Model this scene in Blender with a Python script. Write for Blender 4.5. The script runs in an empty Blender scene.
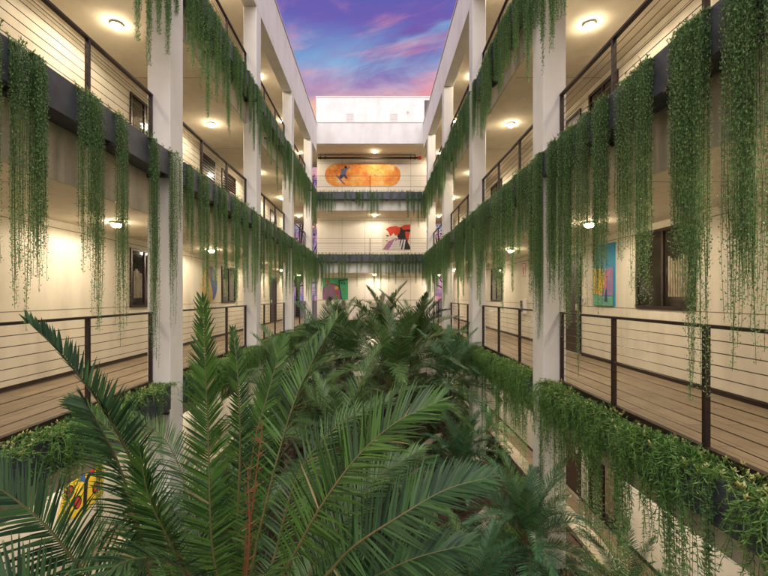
import bpy, math, random
from mathutils import Vector, Matrix
R = math.radians
scn = bpy.context.scene
COL = scn.collection
random.seed(7)
U = random.uniform

# ------------------------------------------------------------------ materials
def new_mat(name):
    m = bpy.data.materials.new(name); m.use_nodes = True
    nt = m.node_tree
    return m, nt, nt.nodes['Principled BSDF']

def mat(name, col, rough=.7, metal=0.0, noise=0.0, scale=3.0, bump=0.0, bscale=60.0, emit=0.0, island=0.0, col2=None, objrand=0.0, trans=0.0, spec=.5):
    m, nt, b = new_mat(name)
    N, L = nt.nodes, nt.links
    b.inputs['Roughness'].default_value = rough
    b.inputs['Metallic'].default_value = metal
    b.inputs['Specular IOR Level'].default_value = spec
    b.inputs['Base Color'].default_value = (*col, 1)
    src = None
    if noise or island or objrand:
        mix = N.new('ShaderNodeMix'); mix.data_type = 'RGBA'
        c2 = col2 or tuple(c * (1 - .5) for c in col)
        mix.inputs[6].default_value = (*col, 1); mix.inputs[7].default_value = (*c2, 1)
        L.new(mix.outputs[2], b.inputs['Base Color'])
        facs = []
        if noise:
            tc = N.new('ShaderNodeTexCoord')
            t = N.new('ShaderNodeTexNoise'); t.inputs['Scale'].default_value = scale; t.inputs['Detail'].default_value = 6
            t.inputs['Roughness'].default_value = .65
            L.new(tc.outputs['Object'], t.inputs['Vector'])
            mr = N.new('ShaderNodeMapRange'); mr.inputs[1].default_value = .35; mr.inputs[2].default_value = .7
            mr.inputs[3].default_value = 0; mr.inputs[4].default_value = noise
            L.new(t.outputs['Fac'], mr.inputs[0]); facs.append(mr.outputs[0])
        if island:
            g = N.new('ShaderNodeNewGeometry')
            mm = N.new('ShaderNodeMath'); mm.operation = 'MULTIPLY'; mm.inputs[1].default_value = island
            L.new(g.outputs['Random Per Island'], mm.inputs[0]); facs.append(mm.outputs[0])
        if objrand:
            g = N.new('ShaderNodeObjectInfo')
            mm = N.new('ShaderNodeMath'); mm.operation = 'MULTIPLY'; mm.inputs[1].default_value = objrand
            L.new(g.outputs['Random'], mm.inputs[0]); facs.append(mm.outputs[0])
        f = facs[0]
        for g in facs[1:]:
            a = N.new('ShaderNodeMath'); a.operation = 'ADD'; a.use_clamp = True
            L.new(f, a.inputs[0]); L.new(g, a.inputs[1]); f = a.outputs[0]
        L.new(f, mix.inputs[0])
    if bump:
        tc = N.new('ShaderNodeTexCoord')
        t = N.new('ShaderNodeTexNoise'); t.inputs['Scale'].default_value = bscale; t.inputs['Detail'].default_value = 5
        L.new(tc.outputs['Object'], t.inputs['Vector'])
        bp = N.new('ShaderNodeBump'); bp.inputs['Strength'].default_value = bump; bp.inputs['Distance'].default_value = .01
        L.new(t.outputs['Fac'], bp.inputs['Height']); L.new(bp.outputs[0], b.inputs['Normal'])
    if emit:
        b.inputs['Emission Color'].default_value = (*col, 1); b.inputs['Emission Strength'].default_value = emit
    if trans:
        out = N['Material Output']
        tr = N.new('ShaderNodeBsdfTranslucent'); ms = N.new('ShaderNodeMixShader'); ms.inputs[0].default_value = trans
        if b.inputs['Base Color'].links:
            L.new(b.inputs['Base Color'].links[0].from_socket, tr.inputs[0])
        else: tr.inputs[0].default_value = (*col, 1)
        L.new(b.outputs[0], ms.inputs[1]); L.new(tr.outputs[0], ms.inputs[2]); L.new(ms.outputs[0], out.inputs[0])
    return m

def stucco(name, col, dirt, amount=.5, st=(5, 5, .7)):
    """stucco with mottling, vertical water streaks and fine bump"""
    m, nt, b = new_mat(name); N, L = nt.nodes, nt.links
    b.inputs['Roughness'].default_value = .88; b.inputs['Specular IOR Level'].default_value = .25
    tc = N.new('ShaderNodeTexCoord')
    n1 = N.new('ShaderNodeTexNoise'); n1.inputs['Scale'].default_value = 1.1; n1.inputs['Detail'].default_value = 7; n1.inputs['Roughness'].default_value = .65
    L.new(tc.outputs['Object'], n1.inputs['Vector'])
    mp = N.new('ShaderNodeMapping'); mp.inputs['Scale'].default_value = st
    L.new(tc.outputs['Object'], mp.inputs['Vector'])
    n2 = N.new('ShaderNodeTexNoise'); n2.inputs['Scale'].default_value = 1.0; n2.inputs['Detail'].default_value = 5
    L.new(mp.outputs[0], n2.inputs['Vector'])
    mu = N.new('ShaderNodeMath'); mu.operation = 'MULTIPLY'
    L.new(n1.outputs['Fac'], mu.inputs[0]); L.new(n2.outputs['Fac'], mu.inputs[1])
    mr = N.new('ShaderNodeMapRange'); mr.inputs[1].default_value = .18; mr.inputs[2].default_value = .42; mr.inputs[4].default_value = amount
    L.new(mu.outputs[0], mr.inputs[0])
    mix = N.new('ShaderNodeMix'); mix.data_type = 'RGBA'
    mix.inputs[6].default_value = (*col, 1); mix.inputs[7].default_value = (*dirt, 1)
    L.new(mr.outputs[0], mix.inputs[0]); L.new(mix.outputs[2], b.inputs['Base Color'])
    n3 = N.new('ShaderNodeTexNoise'); n3.inputs['Scale'].default_value = 55; n3.inputs['Detail'].default_value = 4
    L.new(tc.outputs['Object'], n3.inputs['Vector'])
    bp = N.new('ShaderNodeBump'); bp.inputs['Strength'].default_value = .35; bp.inputs['Distance'].default_value = .006
    L.new(n3.outputs['Fac'], bp.inputs['Height']); L.new(bp.outputs[0], b.inputs['Normal'])
    return m

M = {}
M['wall'] = stucco('cream_stucco', (.76, .70, .58), (.52, .46, .37), .5)
M['backwall'] = stucco('pale_end_wall', (.82, .79, .73), (.68, .64, .56), .4)
M['wall0'] = stucco('white_ground_wall', (.80, .77, .70), (.62, .57, .48), .4)
M['white'] = stucco('white_stucco', (.80, .79, .76), (.56, .53, .48), .5, (2.2, 2.2, .6))
M['beam'] = stucco('slab_stucco', (.62, .56, .45), (.33, .285, .21), .9)
M['ceil'] = stucco('ceiling_stucco', (.76, .69, .56), (.60, .53, .42), .5)
M['joint'] = mat('joint', (.25, .20, .14), .9)
M['bronze'] = mat('bronze_metal', (.028, .018, .014), .42, .3, noise=.5, scale=14, col2=(.06, .035, .025))
M['cable'] = mat('steel_cable', (.10, .085, .07), .35, .8)
M['planter'] = mat('slate_planter', (.075, .085, .11), .5, 0, noise=.8, scale=5, col2=(.03, .032, .04), bump=.1, bscale=30)
M['dark'] = mat('dark_steel', (.02, .018, .018), .5, noise=.4, scale=8, col2=(.045, .04, .035))
M['glass'] = mat('dark_glass', (.018, .014, .011), .06, 0, noise=.4, scale=1.2, col2=(.05, .04, .028), spec=.8)
M['door'] = mat('door_panel', (.045, .028, .02), .45, noise=.5, scale=6, col2=(.02, .012, .01))
M['reflection_strip'] = mat('pale_reflection', (.32, .26, .17), .7, noise=.8, scale=7, col2=(.08, .07, .04))  # colour stands in for the pale plant reflection in the window glass
M['lamp'] = mat('lamp_glow', (1, .82, .55), .5, emit=170)
M['metalwhite'] = mat('white_metal', (.7, .68, .64), .4)
M['soil'] = mat('bark_mulch', (.030, .017, .011), .95, noise=1, scale=9, col2=(.085, .045, .028), bump=1, bscale=25)
M['curb'] = mat('pale_stone', (.42, .37, .29), .85, noise=.9, scale=4, col2=(.20, .17, .12), bump=.5, bscale=20)
M['log'] = mat('bleached_log', (.42, .38, .30), .85, noise=.9, scale=6, col2=(.2, .17, .12), bump=.7, bscale=18)
M['vine'] = mat('vine_leaf', (.38, .58, .25), .45, island=.9, objrand=.2, col2=(.08, .23, .07), trans=.18, spec=.35)
M['vinestem'] = mat('vine_stem', (.10, .14, .05), .7)
M['spill'] = mat('spill_leaf', (.20, .36, .075), .55, island=.8, objrand=.2, col2=(.035, .13, .03), trans=.18, spec=.35)
M['tip'] = mat('yellow_tip', (.66, .62, .32), .6, island=1, col2=(.28, .42, .10), trans=.15)
M['orangetip'] = mat('orange_tip', (.60, .48, .20), .6, island=1, col2=(.34, .42, .10), trans=.15)
M['palm'] = mat('palm_leaflet', (.070, .155, .022), .42, island=.95, objrand=.1, col2=(.009, .034, .006), trans=.10, spec=.28)
M['palmblue'] = mat('palm_leaflet_blue', (.050, .118, .032), .44, island=.9, objrand=.15, col2=(.007, .026, .010), trans=.08, spec=.25)
M['palmteal'] = mat('palm_leaflet_teal', (.09, .23, .09), .45, island=.8, objrand=.2, col2=(.02, .075, .035), trans=.15, spec=.35)
M['palmdark'] = mat('palm_leaflet_dark', (.10, .21, .045), .48, island=.7, objrand=.3, col2=(.009, .034, .012), trans=.12, spec=.5)
M['rachis'] = mat('palm_rachis', (.13, .10, .035), .55, noise=.9, scale=9, col2=(.06, .085, .02))
M['dryleaf'] = mat('dry_leaflet', (.26, .19, .08), .7, island=.8, col2=(.14, .15, .05))
M['drystalk'] = mat('orange_stalk', (.17, .06, .02), .65, noise=.8, scale=20, col2=(.16, .06, .02))
M['trunk'] = mat('palm_trunk', (.10, .07, .045), .95, noise=1, scale=12, col2=(.035, .025, .018), bump=1, bscale=20)

def floor_mat():
    m, nt, b = new_mat('brown_paver_floor'); N, L = nt.nodes, nt.links
    tc = N.new('ShaderNodeTexCoord')
    mp = N.new('ShaderNodeMapping'); mp.inputs['Rotation'].default_value = (0, 0, R(90))
    L.new(tc.outputs['Object'], mp.inputs[0])
    br = N.new('ShaderNodeTexBrick'); br.inputs['Scale'].default_value = 1.0
    br.inputs['Brick Width'].default_value = 1.2; br.inputs['Row Height'].default_value = .2
    br.inputs['Mortar Size'].default_value = .006
    br.inputs['Color1'].default_value = (.32, .25, .165, 1); br.inputs['Color2'].default_value = (.265, .205, .135, 1)
    br.inputs['Mortar'].default_value = (.12, .085, .055, 1)
    L.new(mp.outputs[0], br.inputs['Vector'])
    n = N.new('ShaderNodeTexNoise'); n.inputs['Scale'].default_value = 4; n.inputs['Detail'].default_value = 8
    L.new(tc.outputs['Object'], n.inputs['Vector'])
    mix = N.new('ShaderNodeMix'); mix.data_type = 'RGBA'; mix.blend_type = 'MULTIPLY'
    mr = N.new('ShaderNodeMapRange'); mr.inputs[1].default_value = .4; mr.inputs[2].default_value = .75; mr.inputs[4].default_value = .6
    L.new(n.outputs['Fac'], mr.inputs[0]); L.new(mr.outputs[0], mix.inputs[0])
    L.new(br.outputs['Color'], mix.inputs[6]); mix.inputs[7].default_value = (.6, .55, .5, 1)
    L.new(mix.outputs[2], b.inputs['Base Color']); b.inputs['Roughness'].default_value = .6
    return m
M['floor'] = floor_mat()

# ------------------------------------------------------------------ mesh helpers
class MB:
    def __init__(s): s.v = []; s.f = []; s.mi = []
    def box(s, x0, x1, y0, y1, z0, z1, mi=0):
        b = len(s.v)
        s.v += [(x0, y0, z0), (x1, y0, z0), (x1, y1, z0), (x0, y1, z0), (x0, y0, z1), (x1, y0, z1), (x1, y1, z1), (x0, y1, z1)]
        for q in ((0, 3, 2, 1), (4, 5, 6, 7), (0, 1, 5, 4), (1, 2, 6, 5), (2, 3, 7, 6), (3, 0, 4, 7)):
            s.f.append(tuple(b + i for i in q)); s.mi.append(mi)
        return s
    def tube(s, pts, rad, n=6, mi=0, caps=True):
        pts = [Vector(p) for p in pts]; b0 = len(s.v)
        if not hasattr(rad, '__len__'): rad = [rad] * len(pts)
        up = Vector((0, 0, 1))
        for i, p in enumerate(pts):
            t = (pts[min(i + 1, len(pts) - 1)] - pts[max(i - 1, 0)]).normalized()
            a = t.cross(up)
            if a.length < .05: a = t.cross(Vector((0, 1, 0)))
            a.normalize(); c = t.cross(a).normalized()
            for k in range(n):
                w = 2 * math.pi * k / n
                s.v.append(tuple(p + (a * math.cos(w) + c * math.sin(w)) * rad[i]))
        for i in range(len(pts) - 1):
            for k in range(n):
                k2 = (k + 1) % n
                s.f.append((b0 + i * n + k, b0 + i * n + k2, b0 + (i + 1) * n + k2, b0 + (i + 1) * n + k)); s.mi.append(mi)
        if caps:
            s.f.append(tuple(b0 + k for k in range(n))); s.mi.append(mi)
            e = b0 + (len(pts) - 1) * n
            s.f.append(tuple(e + n - 1 - k for k in range(n))); s.mi.append(mi)
        return s
    def blade(s, p, d, n, L, w, seg=3, droop=0.0, mi=0, prof=(.55, 1, .75, .0)):
        """narrow leaf: p base, d direction, n face normal"""
        d = d.normalized(); sd = d.cross(n)
        if sd.length < 1e-4: sd = d.cross(Vector((.3, .2, .9)))
        sd.normalize(); b = len(s.v); q = p.copy(); dd = d.copy()
        for i in range(seg + 1):
            t = i / seg
            if i == seg: s.v.append(tuple(q))
            else:
                ww = w * .5 * (prof[min(i, len(prof) - 1)])
                s.v.append(tuple(q - sd * ww)); s.v.append(tuple(q + sd * ww))
            q = q + dd * (L / seg); dd = (dd + Vector((0, 0, -droop))).normalized()
        for i in range(seg - 1):
            s.f.append((b + 2 * i, b + 2 * i + 1, b + 2 * i + 3, b + 2 * i + 2)); s.mi.append(mi)
        e = b + 2 * (seg - 1)
        s.f.append((e, e + 1, e + 2)); s.mi.append(mi)
    def poly(s, pts, mi=0):
        b = len(s.v); s.v += [tuple(p) for p in pts]; s.f.append(tuple(range(b, b + len(pts)))); s.mi.append(mi)
    def mesh(s, name, mats, smooth=False):
        me = bpy.data.meshes.new(name); me.from_pydata(s.v, [], s.f)
        if not isinstance(mats, (list, tuple)): mats = [mats]
        for m in mats: me.materials.append(m)
        if len(mats) > 1: me.polygons.foreach_set('material_index', s.mi)
        if smooth: me.polygons.foreach_set('use_smooth', [True] * len(me.polygons))
        me.update(); return me
    def build(s, name, mats, parent=None, loc=None, smooth=False, bevel=0):
        o = link(name, s.mesh(name, mats, smooth), parent, loc)
        if bevel:
            bv = o.modifiers.new('bevel', 'BEVEL'); bv.width = bevel; bv.segments = 2; bv.limit_method = 'ANGLE'
        return o

def link(name, me, parent=None, loc=None):
    o = bpy.data.objects.new(name, me); COL.objects.link(o)
    if parent: o.parent = parent
    if loc: o.location = loc
    return o
def tag(o, label=None, cat=None, group=None, kind=None):
    if label: o['label'] = label
    if cat: o['category'] = cat
    if group: o['group'] = group
    if kind: o['kind'] = kind
    return o
def thing(name, label, cat, group=None, loc=(0, 0, 0)):
    o = bpy.data.objects.new(name, None); COL.objects.link(o); o.location = loc
    return tag(o, label, cat, group)
def copy_tree(o, parent=None):
    c = o.copy(); COL.objects.link(c)
    if parent: c.parent = parent
    for ch in list(o.children): copy_tree(ch, c)
    return c
def box_part(name, m, parent, *a, bevel=0): return MB().box(*a).build(name, m, parent, bevel=bevel)

# ------------------------------------------------------------------ layout
F = {0: 0.0, 1: 3.22, 2: 6.44, 3: 9.66}
CAMZ = 4.54
COLS = [1.66, 6.07, 10.48, 14.89, 19.30]; CD = .41
BAYS = [(2.07, 6.07), (6.48, 10.48), (10.89, 14.89), (15.30, 19.30), (19.71, 20.9)]
ORD = ['nearest', 'second', 'third', 'fourth', 'last']
LEV = {1: 'eye-level', 2: 'upper', 3: 'topmost'}
NTH = ['first', 'second', 'third', 'fourth', 'fifth', 'sixth', 'seventh', 'eighth', 'ninth', 'tenth', 'eleventh', 'twelfth', 'thirteenth', 'fourteenth', 'fifteenth', 'sixteenth', 'seventeenth', 'eighteenth']
SIDE = {'left': dict(s=-1, rail=3.32, col=3.04, wall=5.07, lamp=4.2, beam=11.95), 'right': dict(s=1, rail=2.75, col=2.483, wall=4.58, lamp=3.47, beam=12.15)}
ROOF = 12.42
YB = 21.2; YW = 23.3
def P(px, py, Y): return Vector(((px - 375.5) * Y / 410, Y, CAMZ + (296 - py) * Y / 410))

# ground
g = MB(); g.poly([(-400, -400, -.02), (400, -400, -.02), (400, 400, -.02), (-400, 400, -.02)])
tag(g.build('ground', mat('ground_dirt', (.07, .06, .045), .95, noise=1, scale=.6, col2=(.04, .045, .025))), kind='structure')
g = MB(); n = 60
for j in range(n * 2 + 1):
    for i in range(n // 3 + 1):
        x = -3.80 + i * 7.1 / (n // 3); y = -1.9 + j * 22.8 / (n * 2)
        g.v.append((x, y, .5 + .08 * math.sin(x * 2.1 + y) + .06 * math.sin(y * 1.7 - x) + U(-.02, .02)))
w = n // 3 + 1
for j in range(n * 2):
    for i in range(n // 3):
        g.f.append((j * w + i, j * w + i + 1, (j + 1) * w + i + 1, (j + 1) * w + i)); g.mi.append(0)
tag(g.build('garden_soil', M['soil']), kind='structure')
for sn, d in SIDE.items():
    s = d['s']
    a = sorted((s * (d['rail'] + .50), s * (d['wall'] + .02)))
    tag(MB().box(a[0], a[1], -2, 25, -.015, .004).build('walkway', M['floor']), kind='structure')
    # garden retaining wall in stone blocks
    t = thing('garden_wall', 'pale stone-capped garden retaining wall along the %s walkway' % sn, 'retaining wall', 'garden retaining walls')
    a = sorted((s * (d['rail'] + .52), s * (d['rail'] + .76)))
    box_part('wall_body', M['curb'], t, a[0], a[1], -2, 20.9, -.01, .62)
    cap = MB(); y = -2
    while y < 20.9:
        l = U(.7, 1.1); cap.box(a[0] - .04, a[1] + .04, y, min(y + l - .015, 20.9), .62, .70 + U(-.006, .006)); y += l
    cap.build('coping', M['curb'], t, bevel=.01)

# ------------------------------------------------------------------ building
def panel_frame(parent, name, X, s, y0, y1, z0, z1, kind):
    """door or window on a side wall; s is -1 for the left wall, +1 for the right one; children frame/pane"""
    def bx(mb, d0, d1, *r, mi=0):
        a = sorted((X - s * d0, X - s * d1)); mb.box(a[0], a[1], *r, mi)
    fw = .05
    b = MB()
    bx(b, -.02, .035, y0, y0 + fw, z0, z1); bx(b, -.02, .035, y1 - fw, y1, z0, z1)
    bx(b, -.02, .034, y0 + fw, y1 - fw, z1 - fw, z1)
    if kind == 'window':
        bx(b, -.02, .034, y0 + fw, y1 - fw, z0, z0 + fw)
        ym = (y0 + y1) / 2; bx(b, -.02, .028, ym - .025, ym + .025, z0 + fw, z1 - fw)
    o = b.build(name, M['bronze'], parent)
    b = MB(); bx(b, -.02, .006, y0 + fw, y1 - fw, z0 + (fw if kind == 'window' else .01), z1 - fw)
    b.build('pane' if kind != 'door' else 'door_leaf', M['glass'] if kind != 'door' else M['door'], o)
    if kind == 'window':
        b = MB(); a0 = (y0 + y1) / 2
        k = 0; yy = y0 + .14
        while yy < a0 - .1:
            bx(b, .0061, .009, yy, yy + .04, z0 + .2, z0 + (z1 - z0) * .62 + .05 * math.sin(k)); yy += .052; k += 1
        b.build('reflection_strip', M['reflection_strip'], o)  # strips shaped like a grassy reflection on the near half of the pane
    if kind == 'louver':
        b = MB(); z = z0 + .1
        while z < z1 - .1: bx(b, .008, .026, y0 + fw, y1 - fw, z, z + .035); z += .085
        b.build('louver', M['bronze'], o)
    if kind == 'door':
        b = MB(); bx(b, .02, .07, y0 + .1, y0 + .13, z0 + 1.0, z0 + 1.14); b.build('handle', M['metalwhite'], o)
        b = MB(); bx(b, -.02, .1, y0 - .03, y1 + .03, z0 + .001, z0 + .03); b.build('threshold', M['curb'], o)
    return o

for sn, d in SIDE.items():
    s = d['s']; rail, col, wall = d['rail'], d['col'], d['wall']
    W = thing('building_wing', 'cream stucco %s wing with three open galleries and white columns' % sn, 'building')
    X = s * wall
    def sx(a, b): return sorted((s * a, s * b))
    a = sx(wall, wall + .25)
    box_part('wall', M['wall'], W, a[0], a[1], -2.2, 25.2, -.01, 13.2)
    a = sx(wall - .004, wall + .01)
    box_part('ground_floor_wall', M['wall0'], W, a[0], a[1], -2.1, 25.0, 0, 2.55)
    for L_ in (1, 2, 3):
        a = sx(rail + .02, wall + .03)
        z = F[L_]
        box_part('slab', M['ceil'], W, a[0], a[1], -2.1, 25.1, z - .70, z - .02)
        a2 = sx(rail + .01, wall + .02)
        box_part('gallery_floor', M['floor'], W, a2[0], a2[1], -2.1, 25.1, z - .018, z)
        a3 = sx(rail - .02, rail + .018)
        box_part('slab_edge', M['beam'], W, a3[0], a3[1], -2.1, 25.1, z - .702, z - .06)
        a4 = sx(rail - .03, rail + .03)
        box_part('edge_trim', M['bronze'], W, a4[0], a4[1], -2.1, 25.1, z - .058, z + .07)
    a = sx(col + .34, wall + .03)
    box_part('roof_slab', M['ceil'], W, a[0], a[1], -2.1, 25.1, ROOF, 13.0)
    a = sx(col, col + .34)
    box_part('roof_beam', M['white'], W, a[0], a[1], -2.1, YB - .02, d['beam'], 13.45, bevel=.012)
    a = sx(col - .03, col + .37)
    box_part('roof_coping', M['metalwhite'], W, a[0], a[1], -2.15, YB - .03, 13.452, 13.49)
    for c in COLS:
        a = sx(col, col + .34)
        box_part('column', M['white'], W, a[0], a[1], c, c + CD, -.01, d['beam'] - .002, bevel=.012)
    # wall joints and skirting
    for L_ in (0, 1, 2, 3):
        z = F[L_]
        j = MB()
        a = sx(wall - .002, wall + .01)
        for zz in ((z + 1.10, z + 2.40) if L_ else (z + 1.1,)): j.box(a[0], a[1], -2.1, 25, zz - .006, zz + .006)
        j.build('wall_joint', M['joint'], W)
        a = sx(wall - .015, wall + .01)
        box_part('skirting', M['bronze'], W, a[0], a[1], -2.1, 25, z + .001, z + .075)
    # ceiling joints
    for L_ in (1, 2, 3):
        for y in range(0, 24, 4):
            a = sx(rail + .1, wall - .01); MB().box(a[0], a[1], y + .3, y + .312, F[L_] - .7025, F[L_] - .69).build('ceiling_joint', M['joint'], W)
    # openings
    if sn == 'right':
        panel_frame(W, 'window', X, 1, 5.86, 7.17, 4.33, 5.62, 'window')
        for z in (0, F[1], F[2], F[3]):
            panel_frame(W, 'door', X, 1, 9.12, 10.1, z, z + 2.28, 'door')
            panel_frame(W, 'window', X, 1, 14.8, 16.2, z + 1.13, z + 2.38, 'window')
            panel_frame(W, 'door', X, 1, 18.2, 19.2, z, z + 2.28, 'door')
            if z != F[1]: panel_frame(W, 'window', X, 1, 7.72, 8.76, z + (.03 if z == 0 else 1.0), z + 2.38, 'window')
    else:
        for z in (0, F[1], F[2], F[3]):
            if z != 0: panel_frame(W, 'window', X, -1, 8.45, 9.5, z + 1.08, z + 2.32, 'window')
            panel_frame(W, 'window' if z < 4 else 'louvered_window', X, -1, 13.5, 14.8, z + 1.1, z + 2.32, 'window' if z < 4 else 'louver')
            panel_frame(W, 'door', X, -1, 19.7, 20.9, z, z + 2.28, 'door')
        panel_frame(W, 'louvered_window', X, -1, 11.9, 12.9, 7.35, 8.75, 'louver')
    # flood lights fixed to the slab edge
    for (L_, y) in ((3, 7.4), (3, 7.9), (3, 12.2)) if sn == 'left' else ((3, 9.0), (3, 14.0)):
        f = MB(); xx = s * (rail - .02); zz = F[L_] - .42
        f.tube([(xx, y, zz), (xx - s * .07, y, zz - .01)], .03, 8); f.tube([(xx - s * .07, y, zz), (xx - s * .17, y, zz - .05)], [.055, .075], 14)
        o = f.build('floodlight', M['dark'], W, smooth=False)
        f = MB(); f.tube([(xx - s * .171, y, zz - .0505), (xx - s * .174, y, zz - .052)], .062, 14); f.build('lens', M['glass'], o)
    # small ceiling vents
    for L_ in (1, 2, 3):
        for y in (5.4, 9.2, 13.0, 17.1):
            v = MB(); v.tube([(s * (rail + .55), y, F[L_] - .703), (s * (rail + .55), y, F[L_] - .725)], [.09, .07], 16)
            v.build('ceiling_vent', M['metalwhite'], W)

# back wing
W = thing('building_wing', 'white stucco end wing with murals closing the far end of the courtyard', 'building')
box_part('wall', M['backwall'], W, -3.32, 2.9, YW, YW + .7, -.01, 13.2)
for L_ in (1, 2, 3):
    z = F[L_]
    box_part('slab', M['ceil'], W, -3.29, 2.72, YB + .02, YW + .02, z - .70, z - .02)
    box_part('gallery_floor', M['floor'], W, -3.285, 2.715, YB + .01, YW + .015, z - .018, z)
    box_part('slab_edge', M['white'], W, -3.28, 2.71, YB - .02, YB + .018, z - .702, z - .06)
    box_part('edge_trim', M['bronze'], W, -3.27, 2.70, YB - .03, YB + .03, z - .058, z + .07)
box_part('roof_slab', M['ceil'], W, -3.36, 2.8, YB + .30, YW + .02, ROOF + .003, 13.0)
box_part('roof_beam', M['white'], W, -3.4, 2.84, YB, YB + .298, ROOF, 13.5)
box_part('roof_coping', M['metalwhite'], W, -3.42, 2.86, YB - .02, YB + .32, 13.502, 13.54)
j = MB()
for z in (F[1], F[2], F[3]):
    for zz in (z + 1.1, z + 2.4): j.box(-3.3, 2.88, YW - .003, YW + .01, zz - .008, zz + .008)
    for x in (-1.9, -.6, .75, 2.0): j.box(x - .006, x + .006, YW - .004, YW + .01, z, z + 2.7)
j.build('wall_joint', M['joint'], W)
pb = thing('rooftop_block', 'plain white rooftop block above the end wing with two small vents', 'building')
box_part('wall', M['white'], pb, -3.49, 3.25, 24.05, 30, 12.9, 16.2)
box_part('coping', M['metalwhite'], pb, -3.52, 3.28, 24.02, 30.03, 16.202, 16.25)
for x in (-1.5, 1.08):
    v = MB()
    for k in range(7): v.box(x - .2, x + .2, 24.0, 24.06, 14.72 + k * .08, 14.76 + k * .08)
    v.box(x - .24, x + .24, 24.02, 24.06, 14.66, 15.32)
    v.build('vent', M['metalwhite'], pb)
f = box_part('window', M['bronze'], pb, 2.88, 3.22, 24.01, 24.06, 14.9, 16.0)
box_part('pane', M['glass'], f, 2.92, 3.18, 24.0, 24.02, 14.95, 15.95)
f = MB(); f.tube([(1.9, 24.06, 15.35), (1.9, 23.9, 15.35)], .05, 8); f.build('camera_mount', M['metalwhite'], pb)
# body behind the galleries so the roofline is closed
for sn, d in SIDE.items():
    s = d['s']; a = sorted((s * (d['wall'] + .26), s * (d['wall'] + 9)))
    b = thing('building_block', 'solid rooms of the %s wing behind its gallery wall' % sn, 'building')
    box_part('wall', M['white'], b, a[0], a[1], -2.2, 25.2, -.01, 12.95)

for sn, d in SIDE.items():
    s = d['s']; X = s * d['wall']
    for L_ in (1, 2, 3):
        for k, y in enumerate((8.95, 10.25, 17.95) if sn == 'right' else (11.3, 16.6, 19.4)):
            t = thing('wall_switch_box', 'small pale switch box on the %s %s wall, %s from the near end' % (sn, LEV[L_], NTH[k]), 'switch box', 'switch boxes on the gallery walls')
            a = sorted((X - s * .035, X + s * .01)); box_part('case', M['metalwhite'], t, a[0], a[1], y, y + .09, F[L_] + 1.15, F[L_] + 1.29, bevel=.006)
            a = sorted((X - s * .042, X - s * .0355)); box_part('cover', M['curb'], t, a[0], a[1], y + .02, y + .07, F[L_] + 1.18, F[L_] + 1.26)

# ------------------------------------------------------------------ hung pipe
pt = thing('fire_pipe', 'black pipe hung under the topmost ceiling of the end wing', 'pipe')
MB().tube([(-3.2, 22.8, 12.22), (2.35, 22.8, 12.22)], .06, 8).build('pipe', M['dark'], pt)
MB().tube([(-3.2, 22.7, 12.34), (2.2, 22.7, 12.34)], .025, 6).build('conduit', M['dark'], pt)
MB().tube([(2.36, 22.8, 12.22), (2.5, 22.8, 12.22), (2.6, 22.8, 12.22)], [.09, .11, .06], 10).build('valve', mat('red_valve', (.5, .06, .03), .4), pt)
b = MB()
for x in (-3.05, -2.8, 1.95, 2.2): b.tube([(x - .03, 22.8, 12.22), (x + .03, 22.8, 12.22)], .085, 10); b.box(x - .012, x + .012, 22.79, 22.81, 12.3, ROOF)
b.build('clamp', M['dark'], pt)

# ------------------------------------------------------------------ railings
def railing(label, y0, y1, z, X, s, nb=3, axis='y', group='cable railings along the galleries'):
    def V(a, dx=0, zz=0): return (X + dx, a, zz) if axis == 'y' else (a, X + dx, zz)
    def bx(mb, a0, a1, d0, d1, z0, z1):
        if axis == 'y': mb.box(X + d0, X + d1, a0, a1, z0, z1)
        else: mb.box(a0, a1, X + d0, X + d1, z0, z1)
    t = thing('cable_railing', label, 'railing', group)
    b = MB(); h_ = .028 if axis == 'y' else .012; bx(b, y0, y1, -h_, h_, z + 1.085 - h_, z + 1.085); b.build('top_rail', M['bronze'], t)
    for k in range(nb + 1):
        y = y0 + .02 + (y1 - y0 - .04) * k / nb
        b = MB(); bx(b, y - .016, y + .016, -h_ * .86, h_ * .86, z + .071, z + 1.084 - h_); b.build('post', M['bronze'], t)
    for k in range(9):
        zz = z + .16 + k * .1
        MB().tube([V(y0, 0, zz), V(y1, 0, zz)], .0042 if axis == 'y' else .0025, 5).build('cable', M['cable'], t)
for sn, d in SIDE.items():
    for L_ in (1, 2, 3):
        for k, (y0, y1) in enumerate(BAYS):
            railing('dark bronze cable railing, %s bay of the %s %s gallery' % (ORD[k], sn, LEV[L_]), y0, y1 if k < 4 else YB, F[L_], d['s'] * d['rail'], d['s'], 3 if k < 4 else 1)
for L_ in (1, 2, 3):
    railing('thin cable railing across the end wing on the %s gallery' % LEV[L_], -3.26, 2.69, F[L_], YB, 1, 2, 'x')

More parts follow.
